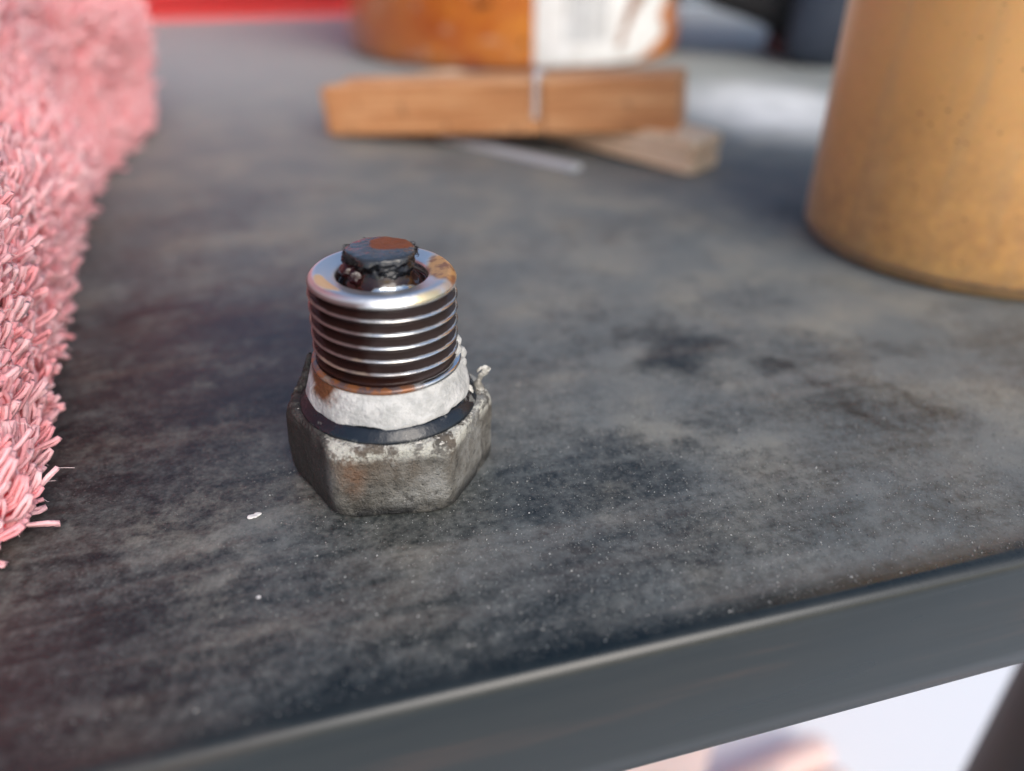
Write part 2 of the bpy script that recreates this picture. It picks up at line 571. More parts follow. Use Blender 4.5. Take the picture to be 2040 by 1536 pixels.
# film of brown oil: strong on the left and around the last turns
film = m.math('ADD', m.step(m.math('MULTIPLY_ADD', n1, .9, ang), .45, 0.0), m.math('MULTIPLY', m.step(m.math('MULTIPLY_ADD', n2, .12, z), 1.32, 1.14), m.step(m.math('MULTIPLY_ADD', n1, 1.4, ang), 1.35, .75)), clamp=True)
film = m.math('MULTIPLY', film, m.step(z, 1.745, 1.715))
# straw and amber stains on the chamfer and rim
rimz = m.step(z, 1.67, 1.71)
st1 = m.blob(m.node('CombineXYZ', {0: m.math('MULTIPLY_ADD', n2, .25, ang), 1: rad, 2: 0.0}).outputs[0], -.95, .47, .45, .055, 0, .3)
st2 = m.blob(m.node('CombineXYZ', {0: m.math('MULTIPLY_ADD', n2, .3, ang), 1: rad, 2: 0.0}).outputs[0], 1.75, .50, .62, .2, 0, .3)
st3 = m.blob(m.node('CombineXYZ', {0: m.math('MULTIPLY_ADD', n2, .3, ang), 1: rad, 2: 0.0}).outputs[0], .75, .56, .35, .05, 0, .5)
steel = m.mix(n1, (.70, .71, .71), (.80, .81, .81))
c = m.mix(m.math('MULTIPLY', film, .92), steel, (.065, .021, .016))
c = m.mix(m.math('MULTIPLY', m.math('MULTIPLY', st1, rimz), .9), c, (.62, .36, .14))
c = m.mix(m.math('MULTIPLY', m.math('MULTIPLY', st2, rimz), .95), c, m.mix(m.step(n2, .42, .58), (.22, .075, .014), (.50, .25, .07)))
c = m.mix(m.math('MULTIPLY', m.math('MULTIPLY', st3, rimz), .8), c, (.80, .62, .30))
warm = m.math('MULTIPLY', m.step(m.noise(2.0, 3, vec=m.scaled((1, 1, 4))), .5, .62), m.step(z, 1.72, 1.6))
c = m.mix(m.math('MULTIPLY', warm, .28), c, (.55, .42, .28))
c = m.mix(m.math('MULTIPLY', m.math('MULTIPLY', m.step(z, 1.17, 1.10), m.step(n2, .42, .55)), film), c, (.24, .095, .04))
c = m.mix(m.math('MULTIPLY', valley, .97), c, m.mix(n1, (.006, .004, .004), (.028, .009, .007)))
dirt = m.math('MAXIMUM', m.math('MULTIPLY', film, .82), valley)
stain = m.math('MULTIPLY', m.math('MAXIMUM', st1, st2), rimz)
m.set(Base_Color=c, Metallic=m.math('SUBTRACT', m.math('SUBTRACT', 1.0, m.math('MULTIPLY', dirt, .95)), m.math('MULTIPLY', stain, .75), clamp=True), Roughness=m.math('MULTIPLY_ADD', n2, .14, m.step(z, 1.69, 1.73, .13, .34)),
      Specular_IOR_Level=m.math('MULTIPLY_ADD', valley, -.38, .5),
      Normal=m.bump(m.math('MULTIPLY_ADD', n2, .5, m.noise(40, 3)), .10, .0002))
STEEL = m.m
NT, NZ = 180, 150
zt = np.linspace(1.05, 1.70, NZ)
a = np.linspace(0, 2 * np.pi, NT + 1)
PITCH = .108
Zt, At = np.meshgrid(zt, a, indexing='ij')
ph = ((Zt + PITCH * At / (2 * np.pi)) / PITCH) % 1.0
tri = np.abs(ph - .5) * 2                       # 1 at the root, 0 at the crest
tri = np.clip(tri * 1.12, 0, 1)
tri = .5 * tri + .5 * tri * tri * (3 - 2 * tri)
prof_r = .568 - .075 * tri
fade = np.clip((1.70 - Zt) / .05, 0, 1) * np.clip((Zt - 1.05) / .05, 0, 1)
rr = prof_r * fade + (1 - fade) * np.where(Zt > 1.4, .552, .53)
V = np.stack([rr * np.cos(At), rr * np.sin(At), Zt], 2).reshape(-1, 3)
F = grid_faces(NT + 1, NZ, False)
# plain lip below the thread, then chamfered rim and bore above, closed as lathe strips
lip = smooth_profile([(.56, 1.0), (.583, 1.008), (.592, 1.026), (.585, 1.046), (.55, 1.056), (.52, 1.06)], 4)
Vl, Fl = lathe(lip, 160)
rim = smooth_profile([(.548, 1.692), (.557, 1.698), (.557, 1.708), (.542, 1.732), (.521, 1.754), (.500, 1.763), (.47, 1.761), (.41, 1.748), (.365, 1.738), (.348, 1.724), (.342, 1.70), (.34, 1.6), (.34, 1.46)], 4)
Vr, Fr = lathe(rim, 180)
V, F = join([(V, F), (Vl, Fl), (Vr, Fr)])
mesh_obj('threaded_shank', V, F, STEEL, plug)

# pool of oil in the bore
m = Mat('black_oil', Base_Color=(.010, .004, .003), Roughness=.06)
x, y, z = m.xyz()
ang = m.math('ARCTAN2', x, m.math('MULTIPLY', y, -1.0))
bare = m.blob(m.node('CombineXYZ', {0: m.math('MULTIPLY_ADD', m.noise(9, 3), .5, ang), 1: m.math('MULTIPLY_ADD', m.noise(14, 3), .05, z), 2: 0.0}).outputs[0], .52, 1.695, .80, .060, 0, .25)
m.set(Base_Color=m.mix(bare, m.mix(m.noise(4, 3), (.006, .003, .003), (.030, .010, .006)), (.50, .57, .61)), Metallic=bare, Normal=m.bump(m.noise(7, 2), .2, .0006))
OIL = m.m
pf = smooth_profile([(.226, 1.80), (.236, 1.775), (.246, 1.742), (.262, 1.712), (.288, 1.685), (.308, 1.665), (.322, 1.655), (.333, 1.655), (.343, 1.665)], 5)
V, F = lathe(pf, 96, .008, 6, 6)
mesh_obj('oil_pool', V, F, OIL, plug)

# magnet in the bore: flat top, ragged sludge round its edge
m = Mat('sludge_magnet')
x, y, z = m.xyz()
n1 = m.noise(8, 4, .6)
wx = m.math('MULTIPLY_ADD', m.noise(9, 3), .12, x)
wy = m.math('MULTIPLY_ADD', m.noise(7, 3), .10, y)
pt = m.blob(m.node('CombineXYZ', {0: wx, 1: wy, 2: 0.0}).outputs[0], .135, .13, .175, .15, R(-12), .14)
pt = m.math('MULTIPLY', pt, m.step(z, 1.90, 1.915))
c = m.mix(m.step(z, 1.88, 1.92), (.006, .006, .007), (.028, .030, .033))
c = m.mix(pt, c, m.mix(n1, (.12, .032, .009), (.21, .062, .018)))
m.set(Base_Color=c, Roughness=m.math('MULTIPLY_ADD', pt, .3, m.step(z, 1.89, 1.92, .04, .10)), Specular_IOR_Level=m.math('MULTIPLY_ADD', pt, -.6, .75), Coat_Weight=0.0, Coat_Roughness=.05,
      Normal=m.bump(m.math('MULTIPLY_ADD', m.noise(34, 3), .4, n1), .3, .0004))
pf = smooth_profile([(.240, 1.45), (.240, 1.60), (.238, 1.70), (.238, 1.78), (.243, 1.85), (.252, 1.89), (.256, 1.912), (.248, 1.925), (.22, 1.931), (.15, 1.933), (.02, 1.933)], 5)
V, F = lathe(pf, 120)
r = np.hypot(V[:, 0], V[:, 1])
k = np.exp(-((V[:, 2] - 1.875) / .05) ** 2)
d = fbm(V, 10, 4, 41) * .055 * k + fbm(V, 5, 2, 2) * .022 * np.clip((r - .1) / .1, 0, 1) + fbm(V, 22, 3, 6) * .02 * np.clip((1.92 - V[:, 2]) / .05, 0, 1) * np.clip((r - .1) / .1, 0, 1)
V[:, 0] += V[:, 0] / r * d
V[:, 1] += V[:, 1] / r * d
V[:, 2] += fbm(V, 6, 3, 14) * .010 - .012 * np.clip((r - .19) / .06, 0, 1) * np.clip(fbm(V, 12, 3, 19), 0, 1)
nn = 120
F = np.vstack([F])
mg = mesh_obj('magnet', V, [[int(q) for q in f] for f in F] + [list(range(len(V) - nn, len(V)))], m.m, plug)

# lumps of sludge and a fringe of fine iron fuzz clinging to the magnet's edge
m = Mat('wet_sludge', Base_Color=(.020, .005, .006), Roughness=.07)
m.set(Normal=m.bump(m.noise(16, 3), .25, .0004))
SLUDGE = m.m
ls = []
ls.append(lump(-.235, -.10, 1.80, .075, .07, .06, 77, .35, 20))
ls.append(lump(-.19, -.16, 1.775, .055, .05, .06, 78, .4, 20))
ls.append(lump(-.25, .03, 1.84, .045, .055, .045, 81, .4, 16))
ls.append(lump(.24, .06, 1.885, .035, .045, .03, 79, .4, 16))
V, F = join(ls)
mesh_obj('sludge_lump', V, F, SLUDGE, plug)
C = []
for i in range(80):
    t = rng.uniform(0, 2 * np.pi) if rng.random() < .25 else (rng.normal(-2.75, .3) if rng.random() < .65 else rng.normal(.25, .2))
    L = rng.uniform(.05, .10)
    b = np.array([.247 * math.cos(t), .247 * math.sin(t), rng.uniform(1.86, 1.925)])
    o_ = np.array([math.cos(t), math.sin(t), 0])
    tn = np.array([-math.sin(t), math.cos(t), 0]) * rng.choice([-1, 1])
    q = np.linspace(0, rng.uniform(1.5, 4.2), 9)[:, None]
    C.append(b + L * .5 * (o_ * np.sin(q) * .8 + tn * (1 - np.cos(q)) * .6 + np.array([0, 0, 1]) * (rng.normal(.1, .5) * np.sin(q * .7))))
V, F = tubes(np.array(C), np.repeat(np.linspace(1, .4, 9)[None], 80, 0) * rng.uniform(.003, .005, (80, 1)), 4)
o = mesh_obj('metal_fuzz', V, F, Mat('iron_fuzz', Base_Color=(.02, .018, .018), Roughness=.3, Metallic=.4).m, plug)
o['kind'] = 'stuff'

# crumbs of old sealant and dirt crusted along the upper rim of the head
m = Mat('pale_crust', Roughness=.8)
n1 = m.noise(12, 4)
m.set(Base_Color=m.mix(m.step(n1, .38, .6), (.20, .19, .165), (.56, .54, .49)), Normal=m.bump(m.noise(40, 4), .6, .0003))
CRUST = m.m
ls = []
for i in range(520):
    t = rng.uniform(0, 2 * np.pi)
    if rng.random() < .75:
        t = rng.choice([-2.12, -1.98, -1.16, -1.02, -1.55, -.6], p=[.26, .22, .2, .16, .08, .08]) + rng.normal(0, .13)
    hr = float(hexr(np.array([t]), .728, .80)[0])
    q = rng.random() ** .7
    rr_ = .722 + (hr - .732) * q
    s = rng.uniform(.004, .010) * (1.0 if rng.random() < .9 else 1.7)
    ls.append(lump(rr_ * math.cos(t), rr_ * math.sin(t), .648 - .05 * max(0, q - .5), s * rng.uniform(1, 2.2), s * rng.uniform(.8, 1.6), s * .7, i, .75, 5))
V, F = join(ls)
o = mesh_obj('rim_crust', V, F, CRUST, plug)
o['kind'] = 'stuff'

# torn flash: a curled sprout at the right corner, a ragged ridge at the left
def strand(pts, rads, seed, n=24, amp=.02, sides=9):
    P = smooth_profile(pts, n)
    rd = np.interp(np.linspace(0, 1, len(P)), np.linspace(0, 1, len(rads)), rads)
    V_, F_ = tubes(P[None], rd[None], sides)
    V_ = V_ + np.stack([fbm(V_, 16, 3, seed), fbm(V_, 16, 3, seed + 5), fbm(V_, 16, 3, seed + 9)], 1) * amp
    return V_, F_


ls = [strand([(.74, .03, .56), (.735, .035, .66), (.725, .04, .72), (.765, .045, .775), (.810, .05, .815)], [.06, .045, .024, .024, .028], 1, amp=.03),
      strand([(.810, .05, .815), (.795, .045, .842), (.762, .04, .842), (.738, .035, .822), (.730, .03, .806)], [.028, .024, .015, .014, .006], 2, amp=.02),
      strand([(.64, -.14, .64), (.645, -.12, .73), (.64, -.11, .775)], [.03, .026, .012], 3, amp=.02)]
V, F = join(ls)
mesh_obj('torn_flash', V, F, CRUST, plug, )
ls = [strand([(-.74, .14, .58), (-.715, .18, .68), (-.69, .22, .76), (-.665, .25, .83)], [.06, .05, .038, .02], 4, amp=.035),
      strand([(-.69, .12, .63), (-.66, .22, .78), (-.635, .26, .88), (-.625, .26, .93)], [.05, .04, .03, .012], 6, amp=.03)]
V, F = join(ls)
mesh_obj('torn_flash', V, F, CAST, plug)

# ------------------------------------------------------------------ pink terry towel
towel = empty('towel', 'thick pink looped terry towel lying bunched up at the left', 'towel', W(-9, 10))
OUT = [(-3.72, 4.28), (-4.16, 5.35), (-4.85, 6.95), (-5.78, 9.1), (-6.3, 10.3), (-7.05, 12.2), (-7.45, 13.7), (-7.7, 15.2), (-8.0, 17), (-8.8, 18.6), (-11, 19.6),
       (-15, 18.5), (-17, 14), (-16, 8.5), (-12.5, 5.2), (-8, 4.0), (-5.2, 3.75), (-4.2, 3.9)]
P = np.array(OUT)
n0 = len(P)
Q = np.vstack([P[-1], P, P[0], P[1]])
cl = []
for i in range(n0):
    p0, p1, p2, p3 = Q[i:i + 4]
    for t in np.linspace(0, 1, 12, endpoint=False):
        cl.append(.5 * (2 * p1 + (p2 - p0) * t + (2 * p0 - 5 * p1 + 4 * p2 - p3) * t * t + (3 * p1 - p0 - 3 * p2 + p3) * t ** 3))
cl = np.array(cl)
tg = np.roll(cl, -1, 0) - np.roll(cl, 1, 0)
tg /= np.linalg.norm(tg, axis=1, keepdims=True)
nin = np.stack([-tg[:, 1], tg[:, 0]], 1)
area = np.sum(cl[:, 0] * np.roll(cl[:, 1], -1) - cl[:, 1] * np.roll(cl[:, 0], -1))
if area < 0:
    nin = -nin
pfl = smooth_profile([(.22, .02), (.0, .18), (-.06, .6), (-.05, 1.2), (.02, 2.0), (.1, 3.0), (.2, 4.2), (.55, 5.6), (1.2, 6.5), (2.4, 7.1)], 5)
rows = []
for inset, zz in pfl:
    xy = cl + nin * inset
    far = np.clip((cl[:, 1] - 10) / 5, 0, 1)
    xy = xy - nin * (far * .2 * np.sin(np.clip(zz / 4.5, 0, 1) * np.pi))[:, None]
    rows.append(np.column_stack([xy, np.full(len(xy), zz)]))
cen = cl.mean(0)
for f_ in (.55, .25, .03):
    xy = cen + (rows[len(pfl) - 1][:, :2] - cen) * f_
    rows.append(np.column_stack([xy, np.full(len(xy), 7.1 + .35 * (1 - f_))]))
TV = np.array(rows)
nr, ncol, _ = TV.shape
TVf = TV.reshape(-1, 3)
lumpn = fbm(TVf, .42, 3, 50) * .32 + .13 * np.sin(TVf[:, 2] * 2.1 + TVf[:, 1] * .55)
nin3 = np.tile(np.column_stack([nin, np.zeros(len(nin))]), (nr, 1))
amp_ = np.clip(TVf[:, 2] / 1.2, 0, 1)
TVf = TVf - nin3 * (lumpn * amp_)[:, None]
TVf = TVf - np.array([9 * -1, 10, 0])
F = grid_faces(ncol, nr)
m = Mat('pink_terry')
n1 = m.noise(.5, 3)
m.set(Base_Color=m.mix(n1, (.92, .09, .12), (.94, .14, .16)), Roughness=.9)
body = mesh_obj('towel_cloth', TVf, [[int(q) for q in f] for f in F] + [list(range((nr - 1) * ncol, nr * ncol))], m.m, towel)

m = Mat('pink_yarn')
tone = m.node('Attribute', attribute_name='tone').outputs['Fac']
m.set(Base_Color=m.mix(tone, (.97, .40, .43), (.98, .62, .64)), Roughness=.85, Sheen_Weight=.08, Sheen_Roughness=.5,
            Normal=m.bump(m.noise(55, 2, vec=m.co), .5, .0002))
YARN = m.m
# sample points on the cloth that the photograph can see: right wall, front, top
G = TVf.reshape(nr, ncol, 3)
fa = F.reshape(nr - 1, ncol, 4)
v0, v1, v2, v3 = (TVf[F[:, k]] for k in range(4))
nrm = np.cross(v2 - v0, v3 - v1)
ar = np.linalg.norm(nrm, axis=1) / 2
nrm = nrm / np.maximum(2 * ar, 1e-9)[:, None]
cent = (v0 + v1 + v2 + v3) / 4
if (nrm * (cent - cent.mean(0))).sum() < 0:
    nrm = -nrm
cw = cent + np.array([-9, 10, 0])
want = (nrm[:, 0] > -.25) & (cw[:, 0] > -10.5) & (cw[:, 1] < 19.5) & (cw[:, 2] < 6.9)
near = np.clip((20 - cw[:, 1]) / 12, .7, 1.0)
w_ = ar * want * near
NL = 31000
fi = rng.choice(len(F), NL, p=w_ / w_.sum())
u_, v_ = rng.random((NL, 1)), rng.random((NL, 1))
base = (v0[fi] * (1 - u_) + v1[fi] * u_) * (1 - v_) + (v3[fi] * (1 - u_) + v2[fi] * u_) * v_
nb = nrm[fi]
bw = base + np.array([-9, 10, 0])
grav = np.array([0, 0, -1.0]) - nb * (-nb[:, 2:3])
flow = np.stack([vnoise(bw, .7, 3), vnoise(bw, .7, 4), vnoise(bw, .7, 5)], 1)
flow = flow - nb * (flow * nb).sum(1, keepdims=True)
lift = np.clip(bw[:, 2:3] / .7 + .1, .15, 1.0)
lean = -grav * .95 * lift + flow * .55 + np.clip(rng.normal(size=(NL, 3)), -1.6, 1.6) * .15
D = nb * rng.uniform(.28, .70, (NL, 1)) + lean
D /= np.linalg.norm(D, axis=1, keepdims=True)
S = np.cross(D, nb + rng.normal(size=(NL, 3)) * .5)
S /= np.linalg.norm(S, axis=1, keepdims=True)
K = np.cross(D, S)
L = rng.uniform(.19, .34, NL)
L *= np.clip(bw[:, 2] / .25 + .35, .45, 1)
wd = rng.uniform(.026, .046, NL)
MS = 8
s = np.linspace(0, 1, MS)
along = np.sin(np.pi * s) ** .85
lat = np.cos(np.pi * s) * (.45 + .75 * np.sin(np.pi * s) ** 1.5)
tw = rng.normal(0, .5, NL)
bend = rng.normal(0, .30, NL)
ld = lean / np.linalg.norm(lean, axis=1, keepdims=True)
al = along[None, :, None]
wig = rng.normal(0, .05, (NL, 1, 1))
path = nb[:, None] * (al * (1 - .45 * al)) * rng.uniform(.75, 1.15, (NL, 1, 1)) + ld[:, None] * (al ** 1.7) * rng.uniform(.7, 1.05, (NL, 1, 1)) + K[:, None] * (wig * np.sin(al * 5.0) + bend[:, None, None] * al ** 2)
C = (base[:, None] - nb[:, None] * .03 + path * L[:, None, None]
     + S[:, None] * (wd[:, None] * lat * np.cos(tw[:, None] * along))[..., None]
     + K[:, None] * (wd[:, None] * lat * np.sin(tw[:, None] * along))[..., None])
C[..., 2] = np.maximum(C[..., 2], .035)
V, F = tubes(C, rng.uniform(.016, .024, (NL, 1)) * (.8 + .35 * along)[None], 4)
o = mesh_obj('terry_loop', V, F, YARN, towel)
o['kind'] = 'stuff'
at = o.data.attributes.new('tone', 'FLOAT', 'POINT')
at.data.foreach_set('value', np.repeat(rng.random(NL), MS * 4).astype(np.float32))
# loose fibres standing off the loops
NFZ = 26000
pick = rng.choice(NL, NFZ)
tip = C[pick, rng.integers(3, 8, NFZ)]
s = np.linspace(0, 1, 5)
dirs = nb[pick] * .6 + np.clip(rng.normal(size=(NFZ, 3)), -1.3, 1.3) * .7
crl = np.clip(rng.normal(size=(NFZ, 3)), -1.2, 1.2)
Lf = rng.uniform(.02, .06, NFZ) * np.where(rng.random(NFZ) < .003, 1.2, 1)
Cf = tip[:, None] + (dirs[:, None] * s[None, :, None] + crl[:, None] * (s ** 2)[None, :, None] * .8) * Lf[:, None, None]
Cf[..., 2] = np.maximum(Cf[..., 2], .006)
V, F = tubes(Cf, .0019, 3)
o = mesh_obj('stray_fibre', V, F, Mat('pink_fibre', Base_Color=(.98, .78, .79), Roughness=.8).m, towel)
o['kind'] = 'stuff'

# ------------------------------------------------------------------ wooden clothespins
def wood_mat(name, c0, c1, c2):
    m = Mat(name)
    g = m.noise(1.0, 5, .6, vec=m.scaled((.5, 9, 9)), dist=.5)
    g2 = m.noise(1.0, 3, .5, vec=m.scaled((.25, 2.0, 2.0), off=(4, 1, 2)))
    f = m.math('MULTIPLY_ADD', g, .55, m.math('MULTIPLY', g2, .45))
    c = m.ramp(f, (.40, c0), (.5, c1), (.60, c2))
    c = m.mix(m.math('MULTIPLY', m.step(m.noise(3.0, 4), .60, .70), .5), c, (.16, .085, .04))
    m.set(Base_Color=c, Roughness=.62, Normal=m.bump(g, .25, .0003))
    return m.m


WOOD = wood_mat('weathered_peg_wood', (.46, .20, .078), (.60, .29, .12), (.70, .39, .19))
PALE = wood_mat('pale_peg_wood', (.66, .47, .30), (.80, .60, .40), (.86, .69, .50))
mm = Mat('spring_wire', Metallic=.6)
mm.set(Base_Color=mm.mix(mm.noise(8, 3), (.66, .68, .70), (.80, .81, .82)), Roughness=.45)
WIRE = mm.m


def peg_half(width=1.0, L=7.4, flip=1, flat=False):
    """one half of a peg in local cm: x along its length (jaw at +x), y = thickness, outer face at y = 0 and inner at +y, z = width.
    Outer face has the wire groove at xg; the inner side is cut away to the handle."""
    out, xg = [], 1.05
    xs_ = np.array(sorted(set([round(q, 3) for q in list(np.linspace(-L / 2, L / 2, 40)) + [xg - .14, xg - .10, xg - .02, xg + .06, xg + .10, xg + .14]])))
    rows_ = []
    for xx in xs_:
        t = (xx + L / 2) / L
        thick = .33 + .22 * np.clip(t / .35, 0, 1) if t < .55 else .55 - .05 * np.sin((t - .55) / .45 * np.pi)
        if flat:
            thick = .43
        y0 = .0
        if abs(xx - xg) < .13:
            y0 = .09
        endr = min(1.0, (min(xx + L / 2, L / 2 - xx) + .04) / .14)
        tap = .10 * (1 - endr)
        b = .05
        w0, w1 = tap * .4, width - tap * .4
        y0 += tap * .5
        y1 = thick - tap * .5
        rows_.append([(xx, y0 + b, w0), (xx, y0, w0 + b), (xx, y0, w1 - b), (xx, y0 + b, w1), (xx, y1 - b, w1), (xx, y1, w1 - b), (xx, y1, w0 + b), (xx, y1 - b, w0)])
    V_ = np.array(rows_).reshape(-1, 3)
    V_[:, 1] *= flip
    F_ = [[int(q) for q in f] for f in grid_faces(8, len(xs_))]
    F_ += [list(range(8))[::-1], [(len(xs_) - 1) * 8 + i for i in range(8)]]
    if flip > 0:
        F_ = [f[::-1] for f in F_]
    return V_, F_


def clothespin(label, wood, loc, rot, flat=False):
    r_ = empty('clothespin', label, 'clothespin', loc, rot, 'clothespins lying in front of the jar')
    V_, F_ = peg_half(1.0, flat=flat)
    a_ = mesh_obj('peg_half', V_, F_, wood, r_, smooth=False)
    V_, F_ = peg_half(1.0, flip=-1, flat=flat)
    b_ = mesh_obj('peg_half', V_, F_, wood, r_, smooth=False, loc=(0, .0088 if flat else .0116, 0))
    b_.rotation_euler = (0, 0, 0 if flat else R(-1.0))
    # spring: coil between the halves, an arm across the groove of each half
    t_ = np.linspace(0, 1, 90)
    coil = np.stack([1.05 - .22 + .22 * np.cos(t_ * 2 * np.pi * 4), .58 + .22 * np.sin(t_ * 2 * np.pi * 4), .12 + .76 * t_], 1)
    arm1 = smooth_profile([coil[-1] + [0, 0, .0], (1.05, .3, 1.07), (1.04, .06, 1.06), (1.03, .045, .92), (1.0, .045, .6), (.97, .045, .3)], 8)
    arm2 = smooth_profile([coil[0], (1.05, .9, -.05), (1.04, 1.1, -.03), (1.05, 1.115, .2), (1.06, 1.115, .6), (1.06, 1.115, .8)], 8)
    parts_ = [tubes(q[None], .068, 7) for q in (coil, arm1, arm2)]
    V_, F_ = join(parts_)
    mesh_obj('spring', V_, F_, WIRE, r_)
    return r_


# upper peg: lies on its narrow side, right end propped on the lower peg
A0, A1 = np.array([-4.04, 16.9, .03]), np.array([3.12, 14.39, .66])
dA = (A1 - A0) / np.linalg.norm(A1 - A0)
mid = (A0 + A1) / 2
clothespin('honey brown wooden clothespin lying on its edge across the paler one', WOOD, W(*mid),
           (0, -math.asin(dA[2]), math.atan2(dA[1], dA[0])))
# lower peg: lies flat, handle end towards the front right
B0, B1 = np.array([-1.75, 19.2, 0]), np.array([3.45, 14.35, 0])
ang_ = math.atan2(B1[1] - B0[1], B1[0] - B0[0])
mid = (B0 + B1) / 2
lo = clothespin('pale beige wooden clothespin lying flat under the brown one', PALE, W(mid[0], mid[1], 0), (0, 0, 0), True)
lo.scale = (1, .74, 1)
lo.rotation_mode = 'QUATERNION'
# lay the width down: thickness up, handle end (local -x) to the front right
lo.rotation_quaternion = (Matrix.Rotation(ang_ + math.pi, 4, 'Z') @ Matrix.Rotation(R(-2.6), 4, 'Y') @ Matrix.Rotation(R(90), 4, 'X')).to_quaternion()
nrm_ = np.array([-math.sin(ang_), math.cos(ang_)])
lo.location = W(mid[0] - nrm_[0] * .5, mid[1] - nrm_[1] * .5, .175)

# thin steel strip poking out below
strip = empty('steel_strip', 'thin grey steel strip poking out flat from under the clothespins', 'metal strip', W(-.05, 15.45), (0, 0, math.atan2(-2.0, 2.24)))
V, F = rounded_box(3.6, .30, .10, .02, 2, (-.1, 0, .054))
m = Mat('dull_steel', Metallic=.35)
m.set(Base_Color=m.mix(m.noise(3, 5), (.58, .65, .70), (.72, .77, .80)), Roughness=.4, Normal=m.bump(m.noise(12, 3), .2, .0003))
mesh_obj('blade', V, F, m.m, strip, smooth=False)

# ------------------------------------------------------------------ jar with torn label
JC = (.08, 30.95)
jar = empty('jar', 'wide orange brown plastic jar with a torn white barcode label', 'jar', W(*JC))
m = Mat('orange_plastic')
x, y, z = m.xyz()
n1 = m.noise(.55, 4, .6)
c = m.ramp(m.math('MULTIPLY_ADD', m.noise(1.5, 4), .4, m.math('MULTIPLY', n1, .6)), (.36, (.40, .085, .016)), (.5, (.52, .145, .020)), (.64, (.62, .22, .028)))
c = m.mix(m.math('MULTIPLY', m.step(m.noise(1.1, 4, vec=m.scaled((1, 1, 1.2), off=(9, 3, 1))), .57, .68), .5), c, (.56, .38, .26))
c = m.mix(m.step(m.noise(1.6, 3, vec=m.scaled((1, 1, 1.6), off=(2, 7, 1))), .66, .74), c, (.10, .03, .012))
m.set(Base_Color=c, Roughness=.3, Coat_Weight=.7, Coat_Roughness=.08, Subsurface_Weight=.0)
JARM = m.m
pf = smooth_profile([(5.2, .2), (5.45, .03), (5.66, .02), (5.82, .12), (5.92, .34), (5.96, .8), (5.96, 1.8), (5.96, 4), (5.96, 6.4), (5.9, 7.0)], 5)
V, F = lathe(pf, 120)
F = [[int(q) for q in f] for f in F] + [list(range(120))[::-1]]
mesh_obj('jar_body', V, F, JARM, jar)
pf = smooth_profile([(5.9, 6.9), (6.15, 6.95), (6.2, 7.2), (6.2, 8.3), (6.05, 8.6), (5.0, 8.68), (.1, 8.7)], 4)
V, F = lathe(pf, 120)
F = [[int(q) for q in f] for f in F] + [list(range(len(V) - 120, len(V)))]
mesh_obj('jar_lid', V, F, Mat('white_plastic', Base_Color=(.7, .7, .68), Roughness=.4).m, jar)
# label: a paper patch on the curved wall, right edge torn
NU, NV = 60, 30
uu = np.linspace(0, 1, NU)
zz_ = np.linspace(.16, 6.2, NV)
a0 = R(-90 + 5.6)
L_ = np.zeros((NV, NU, 3))
pfn = smooth_profile([(5.66, .02), (5.82, .12), (5.92, .34), (5.96, .8), (5.96, 1.8), (5.96, 4), (5.96, 6.4)], 8)
for j, zv in enumerate(zz_):
    rr_ = np.interp(zv, pfn[:, 1], pfn[:, 0]) + .03
    aend = R(-90 + 52 + (3.0 * min(zv, 2.4) / 2.4) + 2.2 * math.sin(zv * 3.1) + 1.2 * math.sin(zv * 7.7))
    if zv < .8:
        aend -= R(10) * (1 - (zv - .30) / .5)
    aa = a0 + (aend - a0) * uu
    L_[j, :, 0] = rr_ * np.cos(aa)
    L_[j, :, 1] = rr_ * np.sin(aa)
    L_[j, :, 2] = zv
m = Mat('barcode_label')
x, y, z = m.xyz()
ang = m.math('ARCTAN2', x, m.math('MULTIPLY', y, -1.0))
bars = m.node('TexNoise', {'W': m.math('MULTIPLY', ang, 60.0), 'Scale': 1.0, 'Detail': 2.0}, noise_dimensions='1D').outputs['Fac']
inb = m.math('MULTIPLY', m.math('MULTIPLY', m.step(ang, .245, .265), m.step(ang, .50, .48)), m.step(z, .80, .86))
wp = m.node('CombineXYZ', {0: m.math('MULTIPLY_ADD', m.noise(1.4, 3), .14, ang), 1: m.math('MULTIPLY_ADD', m.noise(1.2, 3), .5, z), 2: 0.0}).outputs[0]
c = m.mix(m.step(m.noise(2.0, 4), .35, .65), (.70, .69, .66), (.82, .82, .80))
c = m.mix(m.math('MULTIPLY', m.math('MULTIPLY', inb, m.step(bars, .48, .53)), .75), c, (.10, .12, .15))
br = m.math('MAXIMUM', m.blob(wp, .66, 1.05, .06, .28, 0, .5), m.blob(wp, .73, 2.0, .06, 1.0, R(-6), .4))
c = m.mix(m.math('MULTIPLY', br, .9), c, (.24, .10, .045))
m.set(Base_Color=c, Roughness=.5)
mesh_obj('label', L_.reshape(-1, 3), grid_faces(NU, NV, False), m.m, jar)

# ------------------------------------------------------------------ amber bottle at the right
bot = empty('bottle', 'round ochre amber plastic bottle standing close at the right', 'bottle', W(6.67, 10.72))
m = Mat('amber_plastic')
x, y, z = m.xyz()
n1 = m.noise(.9, 5, .6)
sp = m.noise(1.0, 3, .6, vec=m.scaled((7, 7, 11)))
sp2 = m.noise(1.0, 2, .5, vec=m.scaled((1.3, 1.3, 1.3), off=(3, 3, 3)))
strk = m.noise(1.0, 4, .6, vec=m.scaled((2.6, 2.6, .25), off=(1, 6, 0)))
c = m.mix(n1, (.76, .39, .12), (.86, .49, .17))
c = m.mix(m.math('MULTIPLY', m.step(strk, .54, .68), .35), c, (.60, .40, .20))
c = m.mix(m.math('MULTIPLY', m.step(sp, .66, .73), m.step(sp2, .42, .60, .2, .7)), c, (.22, .10, .035))
c = m.mix(m.math('MULTIPLY', m.noise(22, 3), .14), c, (.30, .15, .05))
